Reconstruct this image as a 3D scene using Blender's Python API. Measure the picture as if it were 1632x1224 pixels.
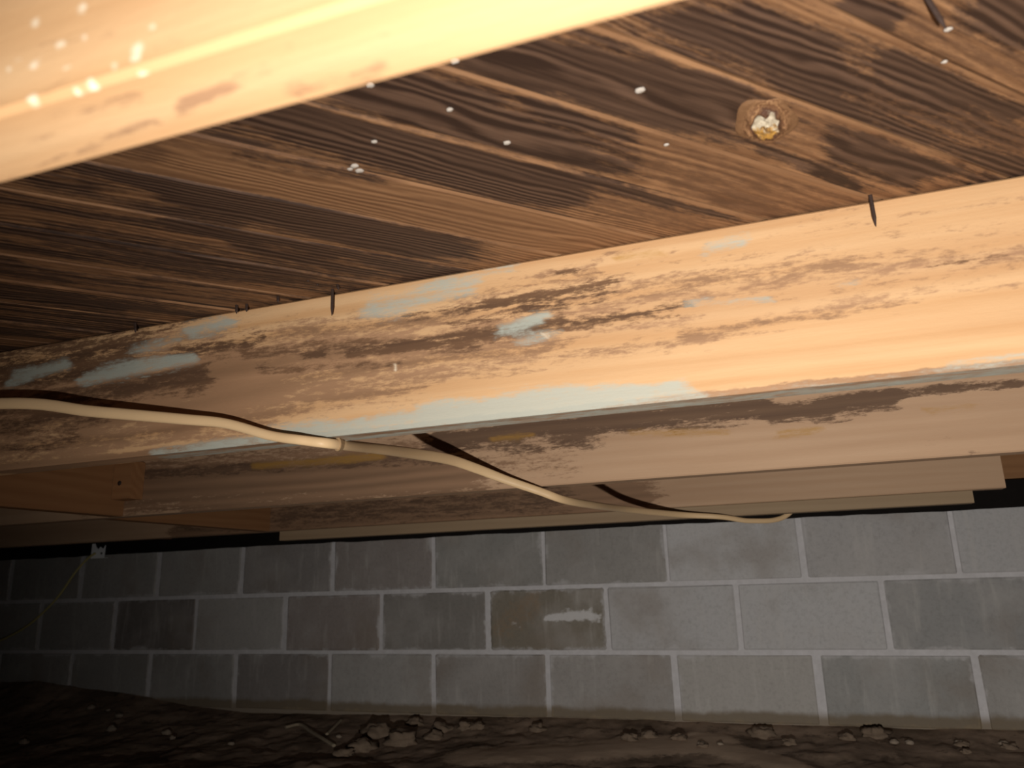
import bpy, math, random
import numpy as np
from mathutils import Matrix, Vector, noise as mnoise

random.seed(7)
for o in list(bpy.data.objects):
    bpy.data.objects.remove(o)
scene = bpy.context.scene
col = scene.collection

# ------------------------------------------------------------------ camera
CZ = 0.46                                   # lens height above the dirt floor
F, ROLL, PITCH, YAW = 1216.1, -.0306, .2537, -.3367
def _basis():
    cy, sy, cp, sp = math.cos(YAW), math.sin(YAW), math.cos(PITCH), math.sin(PITCH)
    w = np.array([sy*cp, cy*cp, sp]); r0 = np.array([cy, -sy, 0.]); u0 = np.cross(r0, w)
    r = r0*math.cos(ROLL) + u0*math.sin(ROLL); u = -r0*math.sin(ROLL) + u0*math.cos(ROLL)
    return r, u, w
RR, UU, WW = _basis()
cam = bpy.data.cameras.new('camera')
cam.sensor_width = 36.0
cam.lens = F/1632*36
cam.clip_start = .01
cam.dof.use_dof = True
cam.dof.focus_distance = 1.15
cam.dof.aperture_fstop = 7.5
camo = bpy.data.objects.new('camera', cam)
col.objects.link(camo)
M = Matrix.Identity(4)
for i in range(3):
    M[i][0], M[i][1], M[i][2] = RR[i], UU[i], -WW[i]
M[2][3] = CZ
camo.matrix_world = M
scene.camera = camo

# ------------------------------------------------------------------ world, light, exposure
world = bpy.data.worlds.new('crawlspace_dark')
scene.world = world
world.use_nodes = True
bg = world.node_tree.nodes['Background']
bg.inputs[0].default_value = (.5, .55, .65, 1)
bg.inputs[1].default_value = .004
LPOS = Vector((.02, -.25, -.24 + CZ))
LAIM = Vector((.52, 1.6, .03 + CZ))
sp = bpy.data.lights.new('flashlight_beam', 'SPOT')
sp.energy = 97
sp.color = (1.0, .965, .905)
sp.spot_size = math.radians(147)
sp.spot_blend = 1.0
sp.shadow_soft_size = .012
spo = bpy.data.objects.new('flashlight_beam', sp)
col.objects.link(spo)
spo.location = LPOS
spo.rotation_euler = (LAIM - LPOS).to_track_quat('-Z', 'Y').to_euler()
vs = scene.view_settings
vs.view_transform = 'Standard'
vs.look = 'None'
vs.exposure = 0.0
vs.gamma = 1.0
vs.use_curve_mapping = False

# ------------------------------------------------------------------ helpers
def ray(px, py):
    return (px-816)*RR - (py-612)*UU + F*WW
def on_y(px, py, y):                        # the point of the upright plane at depth y seen there
    d = ray(px, py); return d*(y/d[1])
def on_z(px, py, z):
    d = ray(px, py); return d*(z/d[2])
def sm(a, b, x):
    t = np.clip((x-a)/(b-a), 0, 1); return t*t*(3-2*t)
def fbm(x, y, z=0., oct=4):
    return mnoise.fractal(Vector((x, y, z)), 1.0, 2.0, oct)

def mesh_obj(name, verts, faces, mat, origin=(0, 0, 0), parent=None, rotz=0., smooth=False, attrs=None, data=None):
    """verts in camera-relative metres when rotz == 0, else already local"""
    ox, oy, oz = origin
    if data is None:
        me = bpy.data.meshes.new(name)
        v = np.asarray(verts, float)
        if not rotz:
            v = v - np.array([ox, oy, oz])
        me.from_pydata(v.tolist(), [], faces)
        if mat: me.materials.append(mat)
        if attrs:
            for an, arr in attrs.items():
                a = me.color_attributes.new(an, 'FLOAT_COLOR', 'POINT')
                a.data.foreach_set('color', np.asarray(arr, np.float32).ravel())
        if smooth:
            me.polygons.foreach_set('use_smooth', [True]*len(me.polygons))
        me.update()
    else:
        me = data
    o = bpy.data.objects.new(name, me)
    col.objects.link(o)
    o['_o'] = (ox, oy, oz)
    if parent is not None:
        o.parent = parent
        p = parent['_o']
        o.location = (ox-p[0], oy-p[1], oz-p[2])
    else:
        o.location = (ox, oy, oz+CZ)
    o.rotation_euler = (0, 0, rotz)
    return o
def empty(name, origin):
    o = bpy.data.objects.new(name, None)
    col.objects.link(o)
    o.empty_display_size = .05
    o['_o'] = tuple(origin)
    o.location = (origin[0], origin[1], origin[2]+CZ)
    return o
def tag(o, label=None, cat=None, group=None, kind=None):
    if label: o['label'] = label
    if cat: o['category'] = cat
    if group: o['group'] = group
    if kind: o['kind'] = kind
    return o

def box_vf(x0, x1, y0, y1, z0, z1, b=0.):
    """box with every long edge chamfered by b (edges running along x)"""
    if b <= 0:
        v = [(x, y, z) for x in (x0, x1) for y in (y0, y1) for z in (z0, z1)]
        f = [(0, 1, 3, 2), (4, 6, 7, 5), (0, 4, 5, 1), (2, 3, 7, 6), (0, 2, 6, 4), (1, 5, 7, 3)]
        return v, f
    ring = [(y0+b, z0), (y1-b, z0), (y1, z0+b), (y1, z1-b), (y1-b, z1), (y0+b, z1), (y0, z1-b), (y0, z0+b)]
    v = [(x0, a, c) for a, c in ring] + [(x1, a, c) for a, c in ring]
    f = [(i, (i+1) % 8, 8+(i+1) % 8, 8+i) for i in range(8)]
    f += [tuple(range(7, -1, -1)), tuple(range(8, 16))]
    return v, f

def sweep(pts, rx, ry, seg=12, sub=8, up=(0, 0, 1), prof=None):
    """oval tube along a Catmull-Rom path; rx across the up axis"""
    P = [np.array(p, float) for p in pts]
    P = [2*P[0]-P[1]] + P + [2*P[-1]-P[-2]]
    path = []
    for i in range(1, len(P)-2):
        for k in range(sub):
            t = k/sub
            a, b, c, d = P[i-1], P[i], P[i+1], P[i+2]
            path.append(.5*((2*b)+(-a+c)*t+(2*a-5*b+4*c-d)*t*t+(-a+3*b-3*c+d)*t**3))
    path.append(P[-2])
    v, f = [], []
    up = np.array(up, float)
    for i, p in enumerate(path):
        t = path[min(i+1, len(path)-1)] - path[max(i-1, 0)]
        t /= np.linalg.norm(t)
        s = np.cross(t, up); s /= np.linalg.norm(s)
        n = np.cross(s, t)
        q = 1. if prof is None else float(np.interp(i/sub, range(len(prof)), prof))
        for k in range(seg):
            a = 2*math.pi*k/seg
            v.append(p + s*rx*math.cos(a) + n*ry*q*math.sin(a))
    for i in range(len(path)-1):
        for k in range(seg):
            a, b = i*seg+k, i*seg+(k+1) % seg
            f.append((a, a+seg, b+seg, b))
    f.append(tuple(range(seg)))
    f.append(tuple(range(len(v)-1, len(v)-seg-1, -1)))
    return v, f

# ------------------------------------------------------------------ materials
class NT:
    def __init__(self, name):
        self.m = bpy.data.materials.new(name)
        self.m.use_nodes = True
        self.t = self.m.node_tree
        self.b = self.t.nodes['Principled BSDF']
        self.b.inputs['Specular IOR Level'].default_value = .2
    def n(self, ty, **kw):
        n = self.t.nodes.new(ty)
        for k, v in kw.items():
            setattr(n, k, v)
        return n
    def l(self, a, b):
        self.t.links.new(a, b)
    def put(self, sock, v):
        if isinstance(v, (int, float)):
            sock.default_value = v
        elif isinstance(v, (tuple, list)):
            sock.default_value = tuple(v) + ((1,) if len(v) == 3 and len(sock.default_value) == 4 else ())
        else:
            self.l(v, sock)
    def math(self, op, a, b=0., c=None, clamp=False):
        n = self.n('ShaderNodeMath', operation=op, use_clamp=clamp)
        self.put(n.inputs[0], a); self.put(n.inputs[1], b)
        if c is not None: self.put(n.inputs[2], c)
        return n.outputs[0]
    def mix(self, f, a, b, blend='MIX'):
        n = self.n('ShaderNodeMix', data_type='RGBA', blend_type=blend)
        self.put(n.inputs[0], f); self.put(n.inputs[6], a); self.put(n.inputs[7], b)
        return n.outputs[2]
    def step(self, x, lo, hi, a=0., b=1.):
        n = self.n('ShaderNodeMapRange', interpolation_type='SMOOTHSTEP')
        self.put(n.inputs[0], x); self.put(n.inputs[1], lo); self.put(n.inputs[2], hi)
        self.put(n.inputs[3], a); self.put(n.inputs[4], b)
        return n.outputs[0]
    def noise(self, vec, scale, detail=4., rough=.6, dist=0., map=None):
        n = self.n('ShaderNodeTexNoise')
        if map is not None:
            mp = self.n('ShaderNodeMapping')
            mp.inputs['Scale'].default_value = map
            self.l(vec, mp.inputs[0]); vec = mp.outputs[0]
        self.l(vec, n.inputs['Vector'])
        n.inputs['Scale'].default_value = scale
        n.inputs['Detail'].default_value = detail
        n.inputs['Roughness'].default_value = rough
        n.inputs['Distortion'].default_value = dist
        return n.outputs[0]
    def coords(self, spread=11.):
        tc = self.n('ShaderNodeTexCoord')
        oi = self.n('ShaderNodeObjectInfo')
        r = self.math('MULTIPLY', oi.outputs['Random'], spread)
        va = self.n('ShaderNodeVectorMath', operation='ADD')
        cb = self.n('ShaderNodeCombineXYZ')
        self.l(r, cb.inputs[0]); self.l(self.math('MULTIPLY', r, 1.7), cb.inputs[1]); self.l(self.math('MULTIPLY', r, .61), cb.inputs[2])
        self.l(tc.outputs['Object'], va.inputs[0]); self.l(cb.outputs[0], va.inputs[1])
        return tc.outputs['Object'], va.outputs[0], oi
    def bump(self, h, strength=.3, dist=.002):
        n = self.n('ShaderNodeBump')
        n.inputs['Strength'].default_value = strength
        n.inputs['Distance'].default_value = dist
        self.l(h, n.inputs['Height'])
        self.l(n.outputs[0], self.b.inputs['Normal'])

def wood(name, early, late, freq, warp, dark, dark2, brown=(.30, .15, .07), contrast=.6, rough=.72, patch=0., relief=.25, warpmap=(1.3, 10, 10), ragmap=(14, 95, 95), fvar=0., wavy=.12, soft=1.):
    """sawn timber, grain along local x; 'st' = dark mould, brown weathering, grey-green bloom, (alpha) resin; 'sw' = white flecks"""
    w = NT(name)
    raw, v, oi = w.coords()
    sx = w.n('ShaderNodeSeparateXYZ'); w.l(v, sx.inputs[0])
    n1 = w.noise(v, 1.0, 2., .5, map=warpmap)
    ax = w.math('ADD', sx.outputs[1], sx.outputs[2])
    fq = w.math('MULTIPLY_ADD', oi.outputs['Random'], freq*fvar, freq)
    t = w.math('MULTIPLY_ADD', ax, fq, w.math('MULTIPLY', n1, warp))
    n2 = w.noise(v, 1.0, 2., .5, map=(13, 30, 30))
    t = w.math('MULTIPLY_ADD', n2, warp*wavy, t)
    s = w.math('MULTIPLY_ADD', w.math('SINE', t), .5, .5)
    s = w.math('MULTIPLY_ADD', w.math('SUBTRACT', s, .5), w.step(w.noise(v, 1.0, 3., .6, map=(2.2, 26, 26)), .32, .66, .15, 1.), .5)
    fib = w.noise(v, 1.0, 4., .65, map=(5, 190, 190))
    g = w.math('MULTIPLY', w.math('MULTIPLY_ADD', w.math('SUBTRACT', fib, .5), 1.1, s), contrast, clamp=True)
    c = w.mix(g, early, late)
    tone = w.noise(v, 1.0, 3., .6, map=(1.1, 14, 14))
    c = w.mix(w.step(tone, .35, .75, 0., .45), c, w.mix(.5, late, brown))
    at = w.n('ShaderNodeAttribute', attribute_name='st')
    sc = w.n('ShaderNodeSeparateColor'); w.l(at.outputs['Color'], sc.inputs[0])
    aw = w.n('ShaderNodeAttribute', attribute_name='sw')
    sw = w.n('ShaderNodeSeparateColor'); w.l(aw.outputs['Color'], sw.inputs[0])
    rag = w.noise(v, 1.0, 6., .68, .3, map=ragmap)
    rag2 = w.noise(v, 1.0, 5., .7, map=(70, 210, 210))
    rg = w.math('SUBTRACT', w.math('MULTIPLY_ADD', rag2, .4, w.math('MULTIPLY', rag, .6)), .5)
    def mask(a, k, lo, hi):
        on = w.step(a, .02, .15)
        return w.math('MULTIPLY', w.step(w.math('MULTIPLY_ADD', rg, k, a), lo, hi), on)
    br = mask(sc.outputs[1], 2.8, .53-.2*soft, .53+.22*soft)
    c = w.mix(w.math('MULTIPLY', br, .86), c, w.mix(s, brown, tuple(x*.62 for x in brown)))
    dk = mask(w.math('ADD', sc.outputs[0], patch), 2.8, .56-.2*soft, .56+.22*soft)
    c = w.mix(w.math('MULTIPLY', dk, .93), c, w.mix(w.math('MULTIPLY', g, 1.4, clamp=True), dark2, dark))
    bl = mask(sc.outputs[2], 2.6, .3, 1.0)
    c = w.mix(w.math('MULTIPLY', bl, .85), c, (.385, .41, .36))
    ye = mask(sw.outputs[1], 2.2, .25, 1.)
    c = w.mix(w.math('MULTIPLY', ye, .65), c, (.38, .20, .04))
    wh = mask(sw.outputs[0], 2.2, .5, 1.1)
    c = w.mix(wh, c, (.74, .62, .46))
    w.l(c, w.b.inputs['Base Color'])
    w.b.inputs['Roughness'].default_value = rough
    w.bump(w.math('MULTIPLY_ADD', g, -.6, w.math('MULTIPLY', rag2, .7)), relief, .0018)
    return w.m

PINE = wood('pine_joist', (.61, .39, .21), (.50, .28, .13), 210., 14., (.085, .045, .026), (.16, .085, .045), (.33, .185, .105), contrast=.8)
PINE2 = wood('pine_joist_weathered', (.50, .33, .21), (.42, .26, .155), 260., 10., (.075, .042, .028), (.13, .075, .045), (.25, .14, .08), contrast=.5)
STRIPPINE = wood('strip_pine', (.33, .235, .145), (.27, .185, .11), 260., 10., (.05, .03, .02), (.1, .06, .04), (.2, .12, .07), contrast=.5)
OLDPINE = wood('old_dark_pine', (.34, .17, .075), (.24, .11, .045), 240., 12., (.05, .025, .015), (.09, .045, .025), (.2, .1, .045), contrast=.6)
PLANK = wood('subfloor_plank_wood', (.31, .165, .080), (.125, .058, .027), 480., 38., (.022, .012, .009), (.105, .06, .04), (.13, .066, .036), contrast=.95, rough=.6, relief=.4, warpmap=(2.6, 17, 17), ragmap=(9, 120, 120), fvar=1.2, wavy=.2, soft=1.5)

def plain(name, c, rough=.6, var=.25, scale=40., metal=0., relief=.1):
    w = NT(name)
    raw, v, oi = w.coords()
    n = w.noise(v, scale, 5., .65)
    w.l(w.mix(n, tuple(x*(1-var) for x in c), tuple(min(1, x*(1+var)) for x in c)), w.b.inputs['Base Color'])
    w.b.inputs['Roughness'].default_value = rough
    w.b.inputs['Metallic'].default_value = metal
    if relief: w.bump(n, relief, .001)
    return w.m
CABLE = plain('cream_cable_jacket', (.66, .46, .26), .42, .06, 15, relief=.02)
CABLE2 = plain('olive_cable_jacket', (.55, .47, .20), .5, .1, 15, relief=.02)
STEEL = plain('rusty_nail_steel', (.05, .032, .026), .6, .4, 300, .3)
GALV = plain('galvanised_steel', (.92, .93, .96), .4, .05, 120, .0)
FELT = plain('black_felt', (.008, .006, .005), .95, .4, 60)
FLECK = plain('pale_fleck', (.40, .355, .31), .8, .15, 400)
SHEATH = plain('paper_above_boards', (.02, .014, .01), .95)
STICK = plain('weathered_stick', (.30, .24, .17), .85, .3, 80)
CLOD = plain('dry_clod', (.19, .138, .098), .95, .35, 60, relief=.5)
PEBBLE = plain('pale_pebble', (.27, .215, .165), .9, .25, 90, relief=.3)

LBX, HBX = .4064-.0125, .2032-.0125
def block_mat():
    w = NT('cinder_block')
    raw, v, oi = w.coords()
    fine = w.noise(v, 210., 4., .7)
    big = w.noise(v, 6., 4., .6)
    strk = w.noise(v, 1., 4., .6, map=(34, 1, 5))
    speck = w.noise(v, 90., 5., .75)
    base = w.mix(w.step(speck, .42, .75, 0., .5), oi.outputs['Color'], w.mix(.5, oi.outputs['Color'], (.10, .09, .08)))
    base = w.mix(w.step(big, .4, .75, 0., .4), base, (.48, .45, .43))
    base = w.mix(w.step(strk, .52, .78, 0., .4), base, (.56, .53, .50))
    base = w.mix(w.step(w.noise(v, 3.2, 4., .6), .5, .72, 0., .45), base, (.24, .19, .15))
    geo = w.n('ShaderNodeNewGeometry')
    sx = w.n('ShaderNodeSeparateXYZ'); w.l(geo.outputs['Position'], sx.inputs[0])
    gz = w.math('MULTIPLY_ADD', w.noise(geo.outputs['Position'], 7., 4., .6), .05, sx.outputs[2])
    damp = w.step(gz, CZ-.374, CZ-.356, 1., 0.)             # tide mark left by damp soil
    base = w.mix(w.math('MULTIPLY', damp, .82), base, (.17, .125, .075))
    at = w.n('ShaderNodeAttribute', attribute_name='st')
    sc = w.n('ShaderNodeSeparateColor'); w.l(at.outputs['Color'], sc.inputs[0])
    rg = w.math('SUBTRACT', w.noise(v, 55., 6., .7), .5)
    base = w.mix(w.math('MULTIPLY', w.step(w.math('MULTIPLY_ADD', rg, 1.5, sc.outputs[0]), .35, .8), .8), base, (.72, .70, .70))
    base = w.mix(w.math('MULTIPLY', w.step(w.math('MULTIPLY_ADD', rg, 1.2, sc.outputs[1]), .3, .9), .6), base, (.30, .20, .12))
    so = w.n('ShaderNodeSeparateXYZ'); w.l(raw, so.inputs[0])
    dx = w.math('MINIMUM', so.outputs[0], w.math('SUBTRACT', LBX, so.outputs[0]))
    dz = w.math('MINIMUM', so.outputs[2], w.math('SUBTRACT', HBX, so.outputs[2]))
    ed = w.math('MULTIPLY_ADD', w.math('SUBTRACT', w.noise(v, 13., 7., .7), .5), .085, w.math('MINIMUM', dx, dz))
    base = w.mix(w.step(ed, -.006, .010, .8, 0.), base, w.mix(damp, (.52, .50, .50), (.26, .20, .13)))   # mortar smeared over the arrises
    w.l(base, w.b.inputs['Base Color'])
    w.b.inputs['Roughness'].default_value = .92
    w.bump(w.math('ADD', fine, speck), .4, .0014)
    return w.m
BLOCK = block_mat()
def mortar_mat():
    w = NT('mortar')
    raw, v, oi = w.coords(0.)
    n = w.noise(v, 45., 5., .7)
    base = w.mix(n, (.46, .44, .44), (.72, .70, .72))
    geo = w.n('ShaderNodeNewGeometry')
    sx = w.n('ShaderNodeSeparateXYZ'); w.l(geo.outputs['Position'], sx.inputs[0])
    base = w.mix(w.step(sx.outputs[2], CZ-.41, CZ-.375, .85, 0.), base, (.21, .155, .095))
    w.l(base, w.b.inputs['Base Color'])
    w.b.inputs['Roughness'].default_value = .95
    w.bump(n, .5, .002)
    return w.m
MORTAR = mortar_mat()
def dirt_mat():
    w = NT('crawlspace_dirt')
    raw, v, oi = w.coords(0.)
    a = w.noise(v, 5., 6., .65); b = w.noise(v, 60., 6., .75); d = w.noise(v, 17., 5., .7)
    c = w.mix(w.step(a, .35, .68), (.15, .105, .072), (.36, .26, .19))
    c = w.mix(w.step(d, .5, .7, 0., .8), c, (.06, .038, .025))
    c = w.mix(w.step(b, .6, .8, 0., .7), c, (.36, .28, .21))
    at = w.n('ShaderNodeAttribute', attribute_name='st')
    sc = w.n('ShaderNodeSeparateColor'); w.l(at.outputs['Color'], sc.inputs[0])
    c = w.mix(w.math('MULTIPLY', w.step(w.math('MULTIPLY_ADD', w.math('SUBTRACT', b, .5), .8, sc.outputs[0]), .35, .6), .85), c, (.50, .37, .27))
    w.l(c, w.b.inputs['Base Color'])
    w.b.inputs['Roughness'].default_value = .97
    w.bump(w.math('ADD', b, d), .45, .003)
    return w.m
DIRT = dirt_mat()

# ------------------------------------------------------------------ dimensions (camera-relative metres)
ZS = .3606        # underside of the subfloor boards
H = .1766         # underside of the joists
TH = .0385        # joist thickness
J0, J1, J2, J3 = .1745, .781, 1.404, 2.047
WALL = 2.4954
ZB2 = -.2239      # bed joint under the second course
XL, XR = -4.6, 2.0

# ------------------------------------------------------------------ ceiling: diagonal subfloor boards
ANG = math.radians(47.6)
DU = np.array([math.cos(ANG), math.sin(ANG)]); DV = np.array([-math.sin(ANG), math.cos(ANG)])
PITCHB = .2285*ZS
OFF0 = .760*ZS
tv, tf = box_vf(XL, XR, -1.0, 2.62, ZS+.0205, ZS+.034)
ceiling = mesh_obj('ceiling', tv, tf, SHEATH, origin=(0, .8, ZS+.0205))
tag(ceiling, 'diagonal board subfloor with dark mould streaks above the joists', kind='structure')

def board_of(px, py):
    p = on_z(px, py, ZS); return int(math.floor((p[:2]@DV-OFF0)/PITCHB))
# marks on the boards: (pixel a, pixel b, half width in m, strength, channel); channel 0 dark, 1 brown, 2 bloom, 3 resin
CM = [
 # second and further boards to the right
 ((1010, 30), (1300, 110), .05, .45, 0), ((1290, 100), (1560, 220), .05, .42, 0), ((1150, 70), (1420, 190), .05, .5, 1), ((1480, 180), (1632, 250), .04, .5, 1),
 ((760, 90), (1180, 185), .05, .62, 0), ((1260, 190), (1632, 290), .04, .45, 1), ((1250, 150), (1500, 240), .03, .42, 0), ((1480, 250), (1632, 290), .03, .5, 0),
 ((1360, 0), (1632, 110), .04, .4, 1), ((560, 130), (900, 245), .05, .6, 0), ((900, 215), (1300, 330), .05, .42, 1), ((380, 170), (880, 305), .05, .7, 0), ((900, 300), (1100, 360), .04, .42, 1), ((250, 290), (720, 395), .05, .65, 0), ((100, 260), (300, 300), .04, .5, 0),
 ((1560, 0), (1632, 40), .02, .9, 0), ((1340, 10), (1400, 30), .014, .9, 0), ((1430, 20), (1560, 90), .012, .5, 1), ((1480, 50), (1632, 120), .01, .5, 1),
 ((1180, 30), (1290, 70), .018, .8, 0), ((1100, 40), (1300, 120), .02, .95, 0), ((1230, 60), (1330, 100), .015, .7, 0),
 ((1410, 95), (1530, 165), .02, .85, 0), ((1450, 150), (1632, 230), .013, .8, 1), ((1330, 130), (1450, 180), .02, .7, 1), ((1260, 120), (1340, 150), .02, .9, 0), ((1580, 170), (1632, 190), .012, .9, 0),
 ((1000, 20), (1130, 60), .02, .45, 1), ((1540, 240), (1632, 268), .012, .8, 0),
 ((730, 80), (880, 125), .03, 1.0, 0), ((860, 100), (1160, 165), .034, 1.05, 0), ((960, 150), (1120, 195), .022, .9, 0), ((1100, 130), (1200, 150), .02, .9, 0),
 ((1280, 160), (1400, 205), .012, .95, 0), ((1400, 205), (1480, 240), .014, .9, 0), ((1350, 240), (1450, 270), .03, .85, 0), ((1400, 260), (1470, 280), .025, .85, 0), ((1560, 262), (1632, 285), .014, 1., 0), ((1480, 240), (1580, 270), .016, .7, 0),
 ((1210, 240), (1310, 275), .008, .8, 0), ((1300, 270), (1360, 300), .012, .7, 0), ((1240, 190), (1240, 191), .045, .45, 1),
 # the wavy-grained board
 ((540, 130), (830, 225), .042, .95, 0), ((800, 200), (920, 255), .03, .8, 0), ((860, 170), (1000, 215), .016, .8, 0), ((900, 235), (960, 260), .03, .55, 0), ((960, 240), (1200, 310), .03, .5, 1), ((1090, 300), (1260, 350), .014, .6, 1),
 # the board that turns black
 ((360, 160), (700, 250), .042, 1.0, 0), ((680, 240), (860, 300), .042, 1.25, 0), ((820, 270), (905, 280), .02, 1., 0), ((940, 285), (1060, 320), .012, .95, 0), ((1050, 315), (1180, 345), .012, .75, 0), ((900, 320), (1000, 345), .012, .5, 1), 
 # the pale straight-grained board
 ((240, 190), (420, 240), .022, .6, 0), ((420, 250), (600, 285), .012, .55, 0), ((300, 215), (560, 270), .03, .5, 1), ((130, 210), (260, 240), .03, .55, 1),
 # the board with the long dark mould patch
 ((260, 297), (560, 362), .036, 1.1, 0), ((480, 350), (690, 395), .034, 1.15, 0), ((640, 375), (720, 395), .02, .95, 0), ((130, 265), (250, 290), .03, .6, 1), ((40, 280), (150, 300), .03, .6, 0),
 ((380, 395), (600, 440), .018, .8, 0), ((330, 360), (560, 415), .012, .75, 0), ((560, 405), (680, 440), .02, .95, 0), ((250, 340), (340, 355), .03, .7, 0),
]
marks = {}
for a, b, hw, s, ch in CM:
    bi = board_of((a[0]+b[0])/2, (a[1]+b[1])/2)
    pa, pb = on_z(*a, ZS)[:2], on_z(*b, ZS)[:2]
    marks.setdefault(bi, []).append((pa, pb, hw*1.15, s+(.22 if ch == 0 else .15), ch))
def capsule(X, pa, pb, hw, warp=True):
    ab = pb-pa; L = ab@ab
    if warp:
        e = ab/math.sqrt(max(L, 1e-9))
        a = X@e; c = X@np.array([-e[1], e[0]])
        wv = np.array([(mnoise.noise(Vector((p*7., q*45., 1.))), mnoise.noise(Vector((p*11., q*60., 5.)))) for p, q in zip(a, c)])
        X = X+wv[:, :1]*(.04*e)+wv[:, 1:]*(min(.5*hw, .008)*np.array([-e[1], e[0]]))
    t = np.clip(((X-pa)@ab)/max(L, 1e-9), 0, 1)
    d = np.linalg.norm(X-(pa+t[:, None]*ab), axis=1)
    return np.clip(1.25-.8*d/hw, 0, 1)

gap = .0018
b0 = int(math.floor((np.array([XR, -1.0])@DV-OFF0)/PITCHB))
b1 = int(math.ceil((np.array([XL, 2.62])@DV-OFF0)/PITCHB))
rb = random.Random(3)
for k in range(b0, b1):
    v0 = OFF0+PITCHB*k
    # clip the board's run (u) to the floor rectangle
    lo, hi = -99., 99.
    for c, (mn, mx) in ((0, (XL, XR)), (1, (-1.0, 2.62))):
        mid = (v0+PITCHB/2)*DV[c]
        a, b = (mn-mid)/DU[c], (mx-mid)/DU[c]
        lo, hi = max(lo, min(a, b)), min(hi, max(a, b))
    if hi-lo < .15: continue
    # stretch seen between the two near joists gets a fine grid
    ua = (.40-(v0+PITCHB/2)*DV[1])/DU[1]; ub = (.80-(v0+PITCHB/2)*DV[1])/DU[1]
    xm = ((v0+PITCHB/2)*DV+DU*(ua+ub)/2)[0]
    fine = -1.9 < xm < .6 and lo < ua and hi > ub
    us = [lo]+(list(np.linspace(ua, ub, 60)) if fine else list(np.linspace(lo, hi, 4)[1:-1]))+[hi]
    w0, w1, ch, dz = gap/2, PITCHB-gap/2, .0022, rb.uniform(0, .0012)
    prof = [(w0, .019), (w0, ch), (w0+ch, 0.)]+([(w0+ch+(w1-w0-2*ch)*q/12, 0.) for q in range(1, 12)] if fine else [])+[(w1-ch, 0.), (w1, ch), (w1, .019)]
    np_ = len(prof)
    uo = lo; V = []; 
    for u in us:
        for pv, pz in prof:
            V.append((u-uo, pv, pz-.0205+dz))
    V = np.array(V)
    Fc = []
    for i in range(len(us)-1):
        for j in range(np_-1):
            a = i*np_+j
            Fc.append((a, a+1, a+np_+1, a+np_))
        Fc.append((i*np_+np_-1, i*np_, (i+1)*np_, (i+1)*np_+np_-1))
    Fc.append(tuple(range(np_-1, -1, -1))); Fc.append(tuple((len(us)-1)*np_+j for j in range(np_)))
    st = np.zeros((len(V), 4)); 
    if fine:
        X = (V[:, 0]+uo)[:, None]*DU + (V[:, 1]+v0)[:, None]*DV
        for pa, pb, hw, s, c in marks.get(k, []):
            st[:, c] = np.maximum(st[:, c], s*capsule(X, pa, pb, hw))
        if k >= 6 or k < -1:                        # the farther boards: long alternating streaks of mould
            for q in range(9):
                cu = rb.uniform(ua, ub); cv = rb.uniform(.0, PITCHB); ln = rb.uniform(.08, .25)
                pa = (v0+cv)*DV+DU*(cu-ln); pb = (v0+cv)*DV+DU*(cu+ln)
                st[:, 0] = np.maximum(st[:, 0], rb.uniform(.6, 1.05)*capsule(X, pa, pb, rb.uniform(.007, .02)))
            st[:, 1] = np.maximum(st[:, 1], .5)
        elif k >= 0:
            st[:, 1] = np.maximum(st[:, 1], rb.uniform(.15, .36))
        e0, e1 = rb.uniform(.002, .006), rb.uniform(.0, .003)      # mould stays off the machined edges
        es = rb.uniform(.1, 1.) if k < 6 else rb.uniform(0., .6)
        st[:, 0] *= 1-es+es*sm(0, 1, (V[:, 1]-e0)/.004+.5)*sm(0, 1, (PITCHB-e1-V[:, 1])/.004+.5)
        st[:, 1] *= 1-.6*es*(1-sm(0, 1, (V[:, 1]-e0)/.004+.5))
    og = v0*DV+uo*DU
    o = mesh_obj('plank', V, Fc, PLANK, origin=(og[0], og[1], ZS+.0205), parent=ceiling, rotz=ANG, attrs={'st': st})

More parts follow.
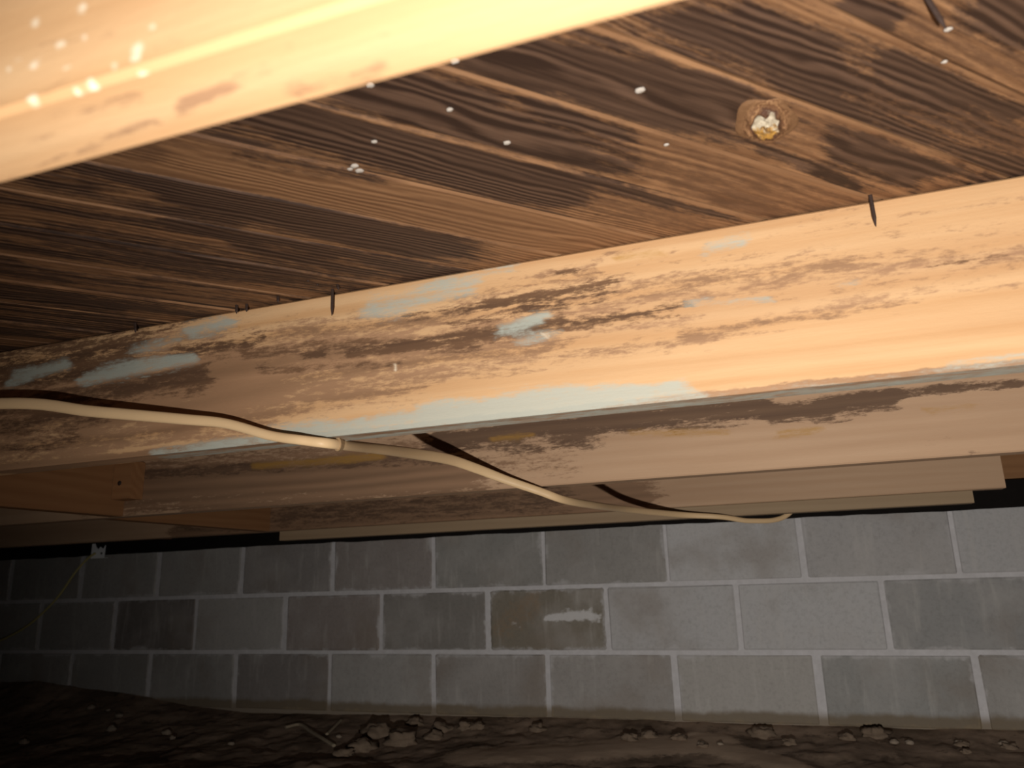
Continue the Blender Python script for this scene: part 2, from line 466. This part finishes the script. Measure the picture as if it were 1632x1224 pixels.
# things in the boards: knot, pale flecks and nail points (parts of the subfloor)
def lump(name, c, rx, ry, rz, mat, parent, seed=0, seg=10, rings=6, rough=.35, axis=None):
    V, Fc = [], []
    for i in range(rings+1):
        th = math.pi*i/rings
        for j in range(seg):
            ph = 2*math.pi*j/seg
            d = np.array([math.sin(th)*math.cos(ph), math.sin(th)*math.sin(ph), math.cos(th)])
            r = 1+rough*fbm(d[0]*1.6+seed*3.1, d[1]*1.6, d[2]*1.6+seed)
            V.append((c[0]+d[0]*rx*r, c[1]+d[1]*ry*r, c[2]+d[2]*rz*r))
    for i in range(rings):
        for j in range(seg):
            a, b = i*seg+j, i*seg+(j+1) % seg
            Fc.append((a, a+seg, b+seg, b))
    return mesh_obj(name, V, Fc, mat, origin=tuple(c), parent=parent, smooth=True)
def knot_mat():
    w = NT('resin_knot')
    raw, v, oi = w.coords(0.)
    mp = w.n('ShaderNodeMapping'); mp.inputs['Scale'].default_value = (1, .58, 1); w.l(raw, mp.inputs[0]); v = mp.outputs[0]
    n = w.noise(v, 95., 5., .7)
    r = w.n('ShaderNodeVectorMath', operation='LENGTH'); w.l(v, r.inputs[0])
    rr = w.math('MULTIPLY_ADD', w.math('SUBTRACT', n, .5), .012, r.outputs['Value'])
    ring = w.math('MULTIPLY_ADD', w.math('SINE', w.math('MULTIPLY', w.math('MULTIPLY_ADD', n, .006, rr), 2100.)), .5, .5)
    c = w.mix(ring, (.12, .055, .026), (.27, .145, .07))
    c = w.mix(w.step(rr, .016, .021), c, (.17, .088, .042))
    c = w.mix(w.step(rr, .0125, .0145, 1., 0.), c, (.07, .03, .016))
    sx = w.n('ShaderNodeSeparateXYZ'); w.l(v, sx.inputs[0])
    core = w.step(rr, .0105, .0122, 1., 0.)
    gold = w.step(w.math('MULTIPLY_ADD', w.math('SUBTRACT', w.noise(v, 130., 4., .7), .5), .03, sx.outputs[1]), -.001, .006)
    c = w.mix(core, c, w.mix(gold, (.50, .43, .32), (.36, .19, .04)))
    dk = w.step(w.noise(v, 230., 4., .7), .54, .62)
    c = w.mix(w.math('MULTIPLY', w.math('MULTIPLY', core, dk), .7), c, (.12, .07, .04))
    w.l(c, w.b.inputs['Base Color'])
    w.b.inputs['Roughness'].default_value = .6
    w.bump(n, .8, .003)
    return w.m
kc = on_z(1220, 194, ZS)
V, Fc = [], []
nr, ns = 14, 36
for i in range(nr+1):
    q = i/nr
    for j in range(ns):
        a = 2*math.pi*j/ns
        R = .0215*(1+.14*math.sin(a*2+.6)+.08*math.sin(a*5))*q
        z = -.0012-.005*math.exp(-((q-.56)/.14)**2)*(1+.4*math.sin(a*7)) - .003*(q < .4)*(1+.5*math.sin(a*3+q*20)) if q < 1 else .0008
        V.append((kc[0]+R*math.cos(a)*1.05, kc[1]+R*math.sin(a)*1.7, ZS+z))
for i in range(nr):
    for j in range(ns):
        a, b = i*ns+j, i*ns+(j+1) % ns
        Fc.append((a, a+ns, b+ns, b))
knot = mesh_obj('knot', V, Fc, knot_mat(), origin=(kc[0], kc[1], ZS), parent=ceiling, smooth=True)
knot['label'] = 'whitish resin knot with orange centre'
for i, (px, py, r) in enumerate([(597, 225, .0030), (717, 174, .0032), (808, 227, .0034), (1020, 143, .0042), (565, 264, .0042), (573, 271, .0042), (558, 269, .003), (1062, 230, .0024), (1505, 98, .0022), (1511, 46, .003), (590, 135, .0035), (725, 97, .0035)]):
    c = on_z(px, py, ZS)
    lump('pale_fleck', (c[0], c[1], ZS-.0004), r*1.05, r*.75, r*.4, FLECK, ceiling, seed=i, seg=8, rings=5)
def nail(parent, base, tip, r=.0016):
    d = np.array(tip)-np.array(base)
    v, f = sweep([base, np.array(base)+d*.5, tip], r, r, 8, 2, up=(.3, .9, .1))
    v = np.array(v); n = 8
    cen = v[-n:].mean(0); v[-n:] = cen+(v[-n:]-cen)*.25
    return mesh_obj('nail', v, f, STEEL, origin=tuple(base), parent=parent)
def nail_px(pb, pt, y):
    a, b = on_y(*pb, y), on_y(*pt, y)
    nail(ceiling, (a[0], a[1], ZS+.004), (b[0], b[1], b[2]), .0019)
nail_px((530, 462), (529, 503), .770)
nail_px((1388, 318), (1396, 361), .770)
nail_px((490, 432), (492, 449), .735)
nail_px((505, 440), (507, 455), .75)
nail_px((537, 452), (540, 462), .76)
nail_px((443, 472), (443, 482), .765)
nail_px((228, 338), (228, 355), .56)
nail_px((377, 488), (377, 500), .768)
nail_px((393, 487), (393, 497), .77)
nail_px((215, 515), (216, 530), .768)
c0 = on_z(1470, -12, ZS); c1 = on_z(1508, 46, ZS)
nail(ceiling, (c0[0], c0[1], ZS+.002), (c1[0]*.93, c1[1]*.93, ZS*.93), .0018)

# ------------------------------------------------------------------ joists
def joist(name, y, x0, x1, mat, label, mk=(), fx=None, nz=22, dx=.012, z0=H, z1=ZS, th=TH, white=(), ymk=(), ywhite=(), cat='joist', group=None, thy=6):
    """long timber; front face (and underside) gridded where fx says, so the marks can sit on it"""
    if fx:
        xs = [x0]+list(np.arange(fx[0], fx[1], dx))+[fx[1], x1]
    else:
        xs = [x0, x1]; nz = 1; thy = 1
    b = .0025
    zt = z1-.0006
    prof = [(y+th, zt), (y+b, zt), (y, zt-b)]
    prof += [(y, zt-b-(zt-z0-2*b)*i/nz) for i in range(1, nz)]
    prof += [(y, z0+b), (y+b, z0)]
    prof += [(y+b+(th-2*b)*i/thy, z0) for i in range(1, thy)]
    prof += [(y+th-b, z0), (y+th, z0+b)]
    n = len(prof)
    V = np.array([(x, a, c) for x in xs for a, c in prof])
    Fc = []
    for i in range(len(xs)-1):
        for j in range(n):
            a, bb = i*n+j, i*n+(j+1) % n
            Fc.append((a, a+n, bb+n, bb))
    Fc.append(tuple(range(n))); Fc.append(tuple((len(xs)-1)*n+n-1-j for j in range(n)))
    st = np.zeros((len(V), 4)); sw = np.zeros((len(V), 4))
    if fx:
        front = V[:, 1] < y+b*1.5
        X = V[:, [0, 2]]
        for a, c, hw, s, ch in mk:
            pa, pb = on_y(*a, y)[[0, 2]], on_y(*c, y)[[0, 2]]
            A, cc = (st, ch) if ch < 3 else (sw, 1)
            A[:, cc] = np.maximum(A[:, cc], s*capsule(X, pa, pb, hw)*front)
        for px, py, hw in white:
            pa = on_y(px, py, y)[[0, 2]]
            sw[:, 0] = np.maximum(sw[:, 0], 1.1*capsule(X, pa, pa+np.array([1e-4, 0]), hw, False)*front)
        X = V[:, [0, 1]]; under = V[:, 2] < z0+b*1.5
        for a, c, hw, s, ch in ymk:
            pa, pb = on_z(*a, z0)[:2], on_z(*c, z0)[:2]
            st[:, ch] = np.maximum(st[:, ch], s*capsule(X, pa, pb, hw)*under)
    o = mesh_obj(name, V, Fc, mat, origin=((x0+x1)/2, y, z0), attrs={'st': st, 'sw': sw})
    tag(o, label, cat, group)
    return o

# near joist overhead (top left of the picture)
N0 = [((60, 70), (330, 30), .003, .40, 1), ((40, 150), (280, 70), .0025, .36, 1), ((330, 60), (420, 40), .003, .3, 1)]
U0 = [((0, 290), (120, 245), .0022, .5, 1), ((120, 245), (260, 190), .003, .5, 1), ((250, 190), (460, 92), .0045, .62, 1), ((90, 185), (170, 165), .004, .55, 1), ((0, 235), (90, 215), .0025, .45, 1), ((540, 118), (700, 80), .006, .5, 1), ((560, 70), (700, 40), .003, .36, 1)]
W0 = [(57, 36, .0033), (131, 14, .003), (134, 62, .0022), (54, 104, .0030), (107, 106, .0022), (28, 96, .002), (219, 76, .0042), (216, 90, .003), (242, 44, .0026), (182, 106, .0028), (142, 132, .0030), (118, 142, .0022), (50, 160, .0035), (95, 72, .003), (68, 86, .002), (220, 118, .0032), (14, 112, .0022), (5, 185, .002), (100, 70, .0025)]
jn = joist('floor_joist', J0, XL, XR, PINE, 'bright blurred joist crossing overhead at the upper left, nearest of all', N0, (-.55, .15), 64, .0027, white=W0, ymk=U0, thy=16)

# main joist
M1 = [
 # brown weathering, left half
 ((0, 620), (330, 560), .085, .62, 1), ((0, 700), (200, 690), .05, .55, 1), ((300, 600), (620, 570), .055, .60, 1), ((330, 640), (520, 630), .03, .45, 1),
 ((560, 590), (900, 545), .022, .55, 1), ((600, 520), (980, 460), .022, .58, 1), ((880, 500), (1260, 450), .020, .55, 1), ((860, 530), (1100, 505), .012, .5, 1),
 ((1100, 535), (1330, 495), .013, .62, 1), ((1300, 495), (1480, 465), .010, .55, 1), ((1480, 430), (1632, 405), .006, .5, 1), ((1000, 460), (1290, 410), .006, .48, 1), ((1200, 440), (1350, 425), .011, .5, 1), ((800, 580), (1060, 545), .005, .55, 1), ((1500, 470), (1632, 450), .005, .4, 1),
 ((1212, 390), (1400, 355), .003, .5, 1), ((870, 440), (940, 430), .008, .62, 1), ((960, 415), (985, 410), .007, .55, 1), ((1212, 345), (1632, 300), .003, .35, 1),
 ((780, 485), (1632, 400), .04, .40, 1), ((1000, 470), (1500, 420), .025, .5, 1), ((1212, 380), (1632, 310), .012, .36, 1), ((700, 600), (1100, 545), .012, .42, 1), ((0, 655), (420, 610), .075, .95, 1), ((300, 585), (640, 555), .045, .85, 1), ((120, 700), (420, 668), .03, .62, 1), ((420, 640), (640, 600), .03, .68, 1), ((560, 560), (820, 530), .03, .72, 1), ((0, 715), (160, 712), .035, .75, 1), ((620, 610), (860, 570), .01, .65, 1),
 # dark mould
 ((40, 640), (260, 610), .02, .72, 0), ((0, 660), (170, 650), .025, .7, 0), ((700, 520), (1000, 470), .007, .6, 0), ((420, 590), (640, 575), .01, .55, 0), ((880, 530), (1080, 500), .006, .6, 0),
 ((0, 600), (200, 575), .035, .8, 0), ((0, 560), (230, 535), .02, .75, 0), ((180, 620), (330, 600), .025, .75, 0), ((270, 565), (420, 540), .016, .75, 0), ((0, 680), (120, 680), .02, .65, 0), ((20, 720), (110, 700), .018, .55, 0),
 ((400, 560), (600, 545), .014, .68, 0), ((560, 560), (760, 540), .012, .82, 0), ((700, 545), (880, 520), .013, .8, 0), ((480, 570), (500, 566), .007, .9, 0), ((760, 490), (960, 455), .008, .82, 0), ((820, 480), (900, 470), .009, .85, 0), ((900, 520), (1040, 500), .008, .75, 0), ((900, 435), (930, 430), .005, .8, 0), ((640, 505), (820, 480), .006, .62, 0), ((1040, 490), (1110, 482), .006, .7, 0),
 ((1480, 425), (1600, 410), .003, .55, 0), ((220, 530), (330, 508), .008, .6, 0), ((1040, 425), (1230, 395), .003, .5, 0),
 # grey-green bloom
 ((15, 606), (100, 583), .015, .95, 2), ((140, 604), (230, 584), .014, 1., 2), ((220, 586), (305, 570), .011, .95, 2), ((300, 530), (370, 512), .016, .8, 2), ((200, 560), (280, 540), .010, .6, 2), ((590, 490), (760, 455), .016, .75, 2), ((700, 450), (800, 430), .010, .6, 2),
 ((800, 525), (850, 510), .010, .85, 2), ((820, 545), (880, 530), .009, .6, 2), ((1090, 485), (1240, 475), .006, .6, 2), ((1120, 400), (1190, 382), .009, .65, 2), ((1330, 455), (1370, 448), .005, .6, 2),
 ((250, 722), (420, 700), .008, .85, 2), ((430, 700), (700, 672), .017, 1.05, 2), ((680, 665), (1000, 632), .020, 1.1, 2), ((990, 636), (1110, 615), .015, .85, 2), ((1500, 586), (1632, 570), .007, .7, 2), ((250, 728), (1000, 655), .005, .8, 2),
 # resin
 ((378, 513), (378, 518), .004, 1.2, 3), ((1010, 410), (1080, 398), .005, .85, 3),
]
U1 = [((0, 750), (1632, 590), .04, 1.2, 1), ((300, 728), (1632, 590), .03, .75, 2)]  # whole underside browned and greyed: its shade is put into the colour
joist('floor_joist', J1, XL, XR, PINE, 'long mould-streaked joist with grey-green bloom running across the middle', M1, (-1.5, .55), 26, .008, white=[(630, 580, .0035), (645, 577, .003), (632, 590, .0025), (776, 575, .002), (862, 530, .003), (876, 533, .0025), (874, 543, .0025)], ymk=U1)

# second joist behind it; its dark band holds mould and painted soft shadow
M2 = [((680, 712), (1225, 652), .022, .85, 0), ((700, 700), (1225, 640), .02, 1., 0), ((150, 780), (700, 745), .06, 1.1, 1), ((300, 800), (760, 765), .045, .85, 1), ((760, 745), (900, 730), .04, .5, 1), ((640, 740), (900, 725), .03, .45, 1), ((230, 755), (700, 730), .014, .75, 0), ((780, 692), (1000, 680), .012, .9, 0), ((930, 668), (1130, 655), .018, .85, 0), ((700, 720), (950, 700), .022, .62, 0), ((1225, 660), (1430, 632), .02, 1.05, 0), ((1280, 672), (1370, 655), .012, .7, 0), ((1420, 628), (1632, 610), .010, .8, 0), ((1130, 640), (1225, 632), .014, .6, 0),
      ((220, 800), (700, 775), .05, .5, 1), ((420, 760), (700, 740), .03, .5, 1), ((1480, 710), (1530, 700), .02, .3, 1),
      ((410, 742), (600, 728), .010, .95, 3), ((790, 700), (850, 694), .008, .85, 3), ((1000, 690), (1160, 690), .007, .8, 3), ((1245, 692), (1290, 688), .009, .8, 3), ((1490, 652), (1570, 645), .007, .75, 3),
      ((1550, 705), (1553, 745), .005, .75, 0), ((1545, 725), (1560, 722), .006, .6, 0)]
joist('floor_joist', J2, XL, XR, PINE2, 'pinkish joist behind the main one with a dark band of mould and painted shadow along it', M2, (-2.3, .6), 20, .012)

# third joist ends near the right edge, with a nailing strip under it
joist('floor_joist', J3, XL, .483, PINE2, 'far dim joist just above the block wall, its sawn end near the right edge', [((300, 840), (1000, 795), .08, 1.1, 1), ((300, 830), (900, 795), .05, .62, 0)], (-2.4, .47), 12, .02)
sv, sf = box_vf(-1.504, .414, J3+.001, J3+TH-.001, H-.030, H-.0006, .0015)
tag(mesh_obj('nailing_strip', sv, sf, STRIPPINE, origin=(-.55, J3+.019, H-.03)), 'slim wooden strip fixed under the far joist, above the block wall', 'strip')

# blocking pieces and a cleat, dim at the left
def blocking(x, y0, y1, label, mat, z0=H, dz=0):
    v, f = box_vf(-(y1-y0)/2, (y1-y0)/2, -.019, .019, 0, ZS-z0-.001, .002)
    o = mesh_obj('blocking', v, f, mat, origin=(x, (y0+y1)/2, z0+dz), rotz=math.pi/2)
    tag(o, label, 'blocking')
    return o
blocking(-1.491, J1+TH+.0006, J2-.0006, 'short crosswise block between the main joist and the pinkish one, far left', OLDPINE)
blocking(-1.56, J2+TH+.0006, J3-.0006, 'short crosswise block in the second bay, dim at the far left', OLDPINE, H+.0005)
blocking(-2.35, J3+TH+.0006, 2.475, 'crosswise block next to the wall, above the metal bracket', OLDPINE, H+.03)
cv, cf = box_vf(-1.4705, -1.418, J2-.04, J2-.0006, .212, .300, .002)
cl = mesh_obj('wood_cleat', cv, cf, OLDPINE, origin=(-1.445, J2-.02, .212))
tag(cl, 'small upright wooden cleat where the far left block meets the joist', 'cleat')
c = on_y(190, 770, J2-.041)
lump('nail_head', (c[0], J2-.0405, c[2]), .006, .0015, .006, STEEL, cl, 3, 8, 4, 0.)

# ------------------------------------------------------------------ block wall
S0, LB, HB, MJ = -3.2182, .4064, .2032, .0125
wv, wf = box_vf(-4.85, 2.05, WALL+.0035, WALL+.19, ZB2-HB*2-.02, ZB2+HB*2-.012)
wall = mesh_obj('wall_back', wv, wf, MORTAR, origin=(-1.4, WALL+.1, ZB2-HB*2-.02))
tag(wall, 'grey cinder block foundation wall with pale mortar joints', kind='structure')
rk = random.Random(11)
def block_geo(nx, nz, seed):
    r = random.Random(seed)
    w, h, b = LB-MJ, HB-MJ, .005
    jt = (r.uniform(-.003, .004), r.uniform(-.003, .004))
    xs = [0, b]+[b+(w-2*b)*i/nx for i in range(1, nx)]+[w-b, w]
    zs = [0, b]+[b+(h-2*b)*i/nz for i in range(1, nz)]+[h-b, h]
    V, Fc = [], []
    for i, x in enumerate(xs):
        for j, z in enumerate(zs):
            e = (i in (0, len(xs)-1)) + (j in (0, len(zs)-1))
            y = .0042*min(e, 1) + (.003 if e == 2 else 0) + (r.uniform(-.0005, .0005) if not e else 0)
            V.append((x+r.uniform(-.002, .002)+jt[0 if i < 2 else 1]*(1 if i < 2 else -1)*(i in (0, 1, len(xs)-2, len(xs)-1)), y, z+r.uniform(-.0015, .0015)))
    n = len(zs)
    for i in range(len(xs)-1):
        for j in range(n-1):
            a = i*n+j
            Fc.append((a, a+n, a+n+1, a+1))
    return V, Fc
shared = []
for s in range(9):
    V, Fc = block_geo(1, 1, s)
    me = bpy.data.meshes.new('block'); me.from_pydata(V, [], Fc); me.materials.append(BLOCK); me.update()
    shared.append(me)
# tone of single blocks: (course, index) -> grey
tones = {(2, 4.5): (.21, .195, .18), (2, 5.5): (.20, .175, .14), (2, 8.5): (.27, .265, .26), (2, 6.5): (.42, .41, .41), (2, 7.5): (.43, .42, .42), (1, 6): (.27, .255, .24), (1, 7): (.44, .43, .43), (1, 8): (.36, .345, .34), (1, 9): (.40, .39, .39),
         (3, 8): (.27, .265, .255), (3, 7): (.36, .34, .32), (3, 5): (.27, .25, .235), (3, 6): (.31, .29, .275), (1, 5): (.25, .24, .225), (3, 3): (.22, .2, .19), (2, 1.5): (.17, .15, .14), (2, 3.5): (.26, .225, .21), (1, 4): (.26, .23, .215), (1, 3): (.24, .22, .21)}
for course, z0, half in ((1, ZB2+HB, 0), (2, ZB2, .5), (3, ZB2-HB, 0), (4, ZB2-2*HB, .5)):
    for kk in range(-4, 13):
        k = kk+half
        x = S0+k*LB+MJ/2
        if x < -4.8 or x+LB > 2.1: continue
        g = tones.get((course, k)) or tuple(a*q for q in (rk.uniform(.75, 1.1),) for a in (.31, .295, .28))
        org = (x+rk.uniform(-.0012, .0012), WALL+rk.uniform(-.0008, .0008), z0+MJ/2)
        if (course, k) == (2, 5.5):
            V, Fc = block_geo(30, 16, 77)
            V = np.array(V)+np.array(org)
            st = np.zeros((len(V), 4)); X = V[:, [0, 2]]
            for a, b, hw, s, chn in (((875, 985), (945, 978), .016, 1.1, 0), ((905, 975), (955, 988), .012, .8, 0), ((818, 992), (830, 1000), .008, .7, 0), ((800, 1000), (850, 960), .06, .6, 1)):
                st[:, chn] = np.maximum(st[:, chn], s*capsule(X, on_y(*a, WALL)[[0, 2]], on_y(*b, WALL)[[0, 2]], hw))
            o = mesh_obj('block', V, Fc, BLOCK, origin=org, parent=wall, attrs={'st': st})
            o['label'] = 'dark block with a white smear'
        else:
            o = mesh_obj('block', None, None, None, origin=org, parent=wall, data=shared[rk.randrange(9)])
        o.color = tuple(a*1.2 for a in g)+(1,)
# sill plate, felt strip and rim board above the wall
V, Fc = box_vf(-4.8, 2.0, WALL+.012, WALL+.16, ZB2+2*HB-.004, ZB2+2*HB+.034, .002)
tag(mesh_obj('sill_plate', V, Fc, OLDPINE, origin=(-1.4, WALL+.08, ZB2+2*HB-.004)), 'dark timber sill plate lying on top of the block wall', 'sill')
V, Fc = box_vf(-4.8, 2.0, WALL+.03, WALL+.07, ZB2+2*HB+.0346, ZS-.0006, .002)
tag(mesh_obj('rim_joist', V, Fc, OLDPINE, origin=(-1.4, WALL+.05, ZB2+2*HB+.0346)), 'dark rim board standing on the sill behind the far joist', 'joist')
V, Fc = [], []
xs = np.arange(-4.8, 2.0, .03)
for i, x in enumerate(xs):
    zb = .1605+.0035*fbm(x*3.1, .3)+.0025*fbm(x*11, 4.)-.0035*sm(-1.5, -3.2, x)
    yy = .004*fbm(x*5, 9.)
    for q in range(5):
        z = zb+(.236-zb)*q/4
        V.append((x, WALL-.0085+yy*(1-q/4), z)); 
    for q in range(5):
        z = zb+(.236-zb)*q/4
        V.append((x, WALL-.0065+yy*(1-q/4), z))
for i in range(len(xs)-1):
    for q in range(4):
        a = i*10+q; Fc.append((a, a+10, a+11, a+1))
        a += 5; Fc.append((a, a+1, a+11, a+10))
    a = i*10; Fc.append((a, a+5, a+15, a+10)); Fc.append((a+4, a+14, a+19, a+9))
tag(mesh_obj('sill_felt', V, Fc, FELT, origin=(-1.4, WALL, .16)), 'black felt strip lapping raggedly over the top of the block wall', 'felt strip')

# ------------------------------------------------------------------ dirt floor
edge_px = [(-300, 1085), (0, 1090), (60, 1088), (120, 1098), (200, 1108), (300, 1128), (400, 1140), (560, 1142), (812, 1146), (1000, 1150), (1200, 1158), (1400, 1163), (1632, 1168)]
ex = [on_y(a, b, WALL)[0] for a, b in edge_px]; ez = [on_y(a, b-3, WALL)[2] for a, b in edge_px]
ys = list(np.arange(-1.0, 1.7, .1))+list(np.arange(1.7, WALL+.02, .012))
xs = list(np.arange(-4.8, -3.4, .06))+list(np.arange(-3.4, .9, .012))+list(np.arange(.9, 2.05, .06))
tan_a, tan_b = on_z(760, 1205, -.452)[:2], on_z(1250, 1222, -.452)[:2]
tan_c = on_z(1120, 1190, -.452)[:2]
V, st = [], []
for x in xs:
    e = float(np.interp(x, ex, ez))
    for y in ys:
        t = max(0., 1-(WALL-y)/.55)
        base = -.468+.02*fbm(x*.8, y*.8, 2.)
        z = base*(1-t*t)+e*t*t
        r = fbm(x*6, y*6, 1., 4)*.011 + max(0, fbm(x*24, y*24, 3., 3)-.05)*.007
        X = np.array([[x, y]])
        tn = max(float(capsule(X, tan_a, tan_c, .10, False)[0]), float(capsule(X, tan_c, tan_b, .06, False)[0])) if y > 1.7 else 0.
        r *= 1-.75*tn
        V.append((x, y, z+r*(.35+.65*min(1, (WALL-y)/.06))+.010*tn))
        st.append((tn, 0, 0, 1))
n = len(ys); Fc = []
for i in range(len(xs)-1):
    for j in range(n-1):
        a = i*n+j; Fc.append((a, a+n, a+n+1, a+1))
floor = mesh_obj('floor', V, Fc, DIRT, origin=(0, 0, -.47), smooth=True, attrs={'st': st})
tag(floor, 'dark lumpy dirt floor along the foot of the block wall', kind='structure')
VV = np.array(V)
def ground(x, y):
    i = int(np.argmin(np.abs(np.array(xs)-x))); j = int(np.argmin(np.abs(np.array(ys)-y)))
    return VV[i*n+j][2]
def hit_ground(px, py):
    d = ray(px, py); best = None
    for yy in np.arange(1.72, WALL-.005, .006):
        p = d*(yy/d[1])
        if p[2] < ground(p[0], p[1]): return p[0], p[1], ground(p[0], p[1])
    p = d*((WALL-.02)/d[1]); return p[0], p[1], ground(p[0], p[1])
clods = [(600, 1172, 26), (640, 1185, 30), (575, 1195, 26), (690, 1178, 18), (662, 1155, 15), (705, 1165, 20), (742, 1160, 16), (760, 1160, 14), (858, 1165, 16), (1005, 1180, 14), (1035, 1175, 15), (1082, 1178, 14), (550, 1205, 18), (1215, 1172, 20), (1258, 1186, 13), (1398, 1175, 20), (1350, 1178, 13), (1535, 1190, 10), (1610, 1192, 11), (1120, 1190, 9), (1540, 1200, 8)]
ORD = ['first', 'second', 'third', 'fourth', 'fifth', 'sixth', 'seventh', 'eighth', 'ninth', 'tenth', 'eleventh', 'twelfth', 'thirteenth', 'fourteenth', 'fifteenth', 'sixteenth', 'seventeenth', 'eighteenth', 'nineteenth', 'twentieth', 'twenty-first']
for i, (px, py, r) in enumerate(sorted(clods)):
    x, y, z = hit_ground(px, py)
    R = r*math.hypot(x, y)/F*.66
    tag(lump('dirt_clod', (x, y, z+R*.12), R*1.25, R, R*.66, CLOD, None, i*1.7, 20, 13, .6), 'rough brown soil clod, %s from the left of those at the foot of the wall' % ORD[i], 'clod', 'soil clods on the dirt floor')
pebs = [(190, 1143, 8), (172, 1133, 4), (178, 1165, 9), (265, 1170, 9), (37, 1185, 9), (368, 1187, 7), (145, 1130, 8), (1393, 1172, 15), (1425, 1185, 8), (1450, 1186, 8), (1530, 1187, 8), (1600, 1187, 8), (1118, 1188, 7), (1148, 1187, 6), (275, 1178, 6), (540, 1176, 7)]
for i, (px, py, r) in enumerate(sorted(pebs)):
    x, y, z = hit_ground(px, py)
    R = r*math.hypot(x, y)/F*.6
    tag(lump('pebble', (x, y, z+R*.3), R*1.3, R, R*.7, PEBBLE, None, i*2.3+40, 10, 7, .5), 'small pale stone loose on the dirt, %s of the pale stones counted from the left' % ORD[i], 'stone', 'pale stones on the dirt floor')
def stick(pts, r, label):
    P = [];
    for q, (px, py) in enumerate(pts):
        x, y, z = hit_ground(px, py); P.append((x, y, z+r*.9+.002))
    v, f = sweep(P, r, r*.8, 8, 4)
    tag(mesh_obj('stick', v, f, STICK, origin=P[0]), label, 'stick')
stick([(521, 1174), (531, 1164), (543, 1152)], .005, 'short straight stick slanting up on the dirt, beside a curved one')
stick([(455, 1165), (478, 1160), (495, 1170), (515, 1182), (532, 1193)], .006, 'curved thin root lying on the dirt at the lower left')

# ------------------------------------------------------------------ cables
def P(px, py, y): return tuple(on_y(px, py, y))
first = P(0, 643, .715)
pts = [(first[0]-.9, .62, first[2]+.01), (first[0]-.35, .68, first[2]+.006), first, P(150, 656, .730), P(290, 668, .748), P(360, 675, .757), P(430, 694, .764), P(485, 702, .768), P(540, 708.5, .800),
       P(600, 715, .97), P(660, 723, 1.15), P(715, 732, 1.27), P(760, 747, 1.33), P(810, 766, 1.365), P(860, 783, 1.385), P(900, 797, 1.42), P(945, 805, 1.55), P(1000, 812, 1.80), P(1080, 820, 1.985), P(1150, 824, 2.025)]
last = np.array(pts[-1])
pts += [(last[0]+.07, 2.062, .1325), (last[0]+.15, 2.115, .142), (last[0]+.22, 2.16, .21), (last[0]+.3, 2.3, .27)]
v, f = sweep(pts, .0042, .0064, 14, 8, prof=[1.3, 1.3, 1.25, 1.2, 1.1, 1.0, .95, .95, 1., 1.2, 1.5, 1.6, 1.5, 1.3, 1.2, 1.2, 1.2, 1.2, 1.2, 1., 1., 1., 1., 1.])
cab = tag(mesh_obj('electrical_cable', v, f, CABLE, origin=P(540, 708.5, .80), smooth=True), 'cream electrical cable snaking under the joists towards the block wall', 'cable')
a = np.array(P(540, 708, .80))
t = np.array(P(555, 710, .84))-np.array(P(525, 706, .79)); t /= np.linalg.norm(t)
sv, sf = sweep([a-t*.004, a, a+t*.004], .0055, .0088, 12, 3)
stp = mesh_obj('staple', sv, sf, plain('staple_wire', (.33, .22, .12), .5, .1, 50, .3), origin=tuple(a), parent=cab)
stp['label'] = 'brown wire staple clipped over the cable'
# far left: metal bracket and the thin cable that drops from it
b0 = P(140, 890, 2.455); 
pts = [(b0[0]+.03, 2.462, b0[2]+.02), b0, P(120, 912, 2.45), P(95, 948, 2.45), P(70, 975, 2.45), P(40, 1000, 2.45), P(0, 1021, 2.45)]
e = np.array(pts[-1]); pts += [(e[0]-.25, 2.45, e[2]-.07), (e[0]-.7, 2.45, e[2]-.12)]
v, f = sweep(pts, .0045, .0045, 10, 6)
tag(mesh_obj('hanging_cable', v, f, CABLE2, origin=b0, smooth=True), 'thin olive cable sagging down the block wall from the metal bracket', 'cable')
bc = on_y(156, 878, 2.465)
w, h = .037, .030
br = empty('metal_bracket', (bc[0], 2.466, bc[2]-h))
V = [(-w, .0, -h), (w, .0, -h), (w*1.02, 0, h*.75), (w*.72, 0, h*.25), (w*.3, 0, h*.55), (0, 0, h*.2), (-w*.35, 0, h*.6), (-w*.5, 0, h), (-w*.95, 0, h)]
V = [(bc[0]+a, 2.466, bc[2]+c) for a, b, c in V]; V += [(a, b+.0016, c) for a, b, c in V]
nn = 9
Fc = [tuple(range(nn)), tuple(range(2*nn-1, nn-1, -1))]+[(i, i+nn, (i+1) % nn+nn, (i+1) % nn) for i in range(nn)]
mesh_obj('plate', V, Fc, GALV, origin=(bc[0], 2.466, bc[2]), parent=br)
V, Fc = box_vf(bc[0]-w, bc[0]+w, 2.4676, 2.4836, bc[2]-h, bc[2]-h+.0018)
mesh_obj('flange', V, Fc, GALV, origin=(bc[0], 2.475, bc[2]-h), parent=br)
for sgn in (-1, 1):
    lump('screw_head', (bc[0]+sgn*w*.55, 2.4652, bc[2]-h*.35), .005, .0015, .005, STEEL, br, 1, 8, 4, 0.)
tag(br, 'small torn shiny metal bracket at the wall top, far left', 'bracket')

for o in list(bpy.data.objects):
    if '_o' in o: del o['_o']
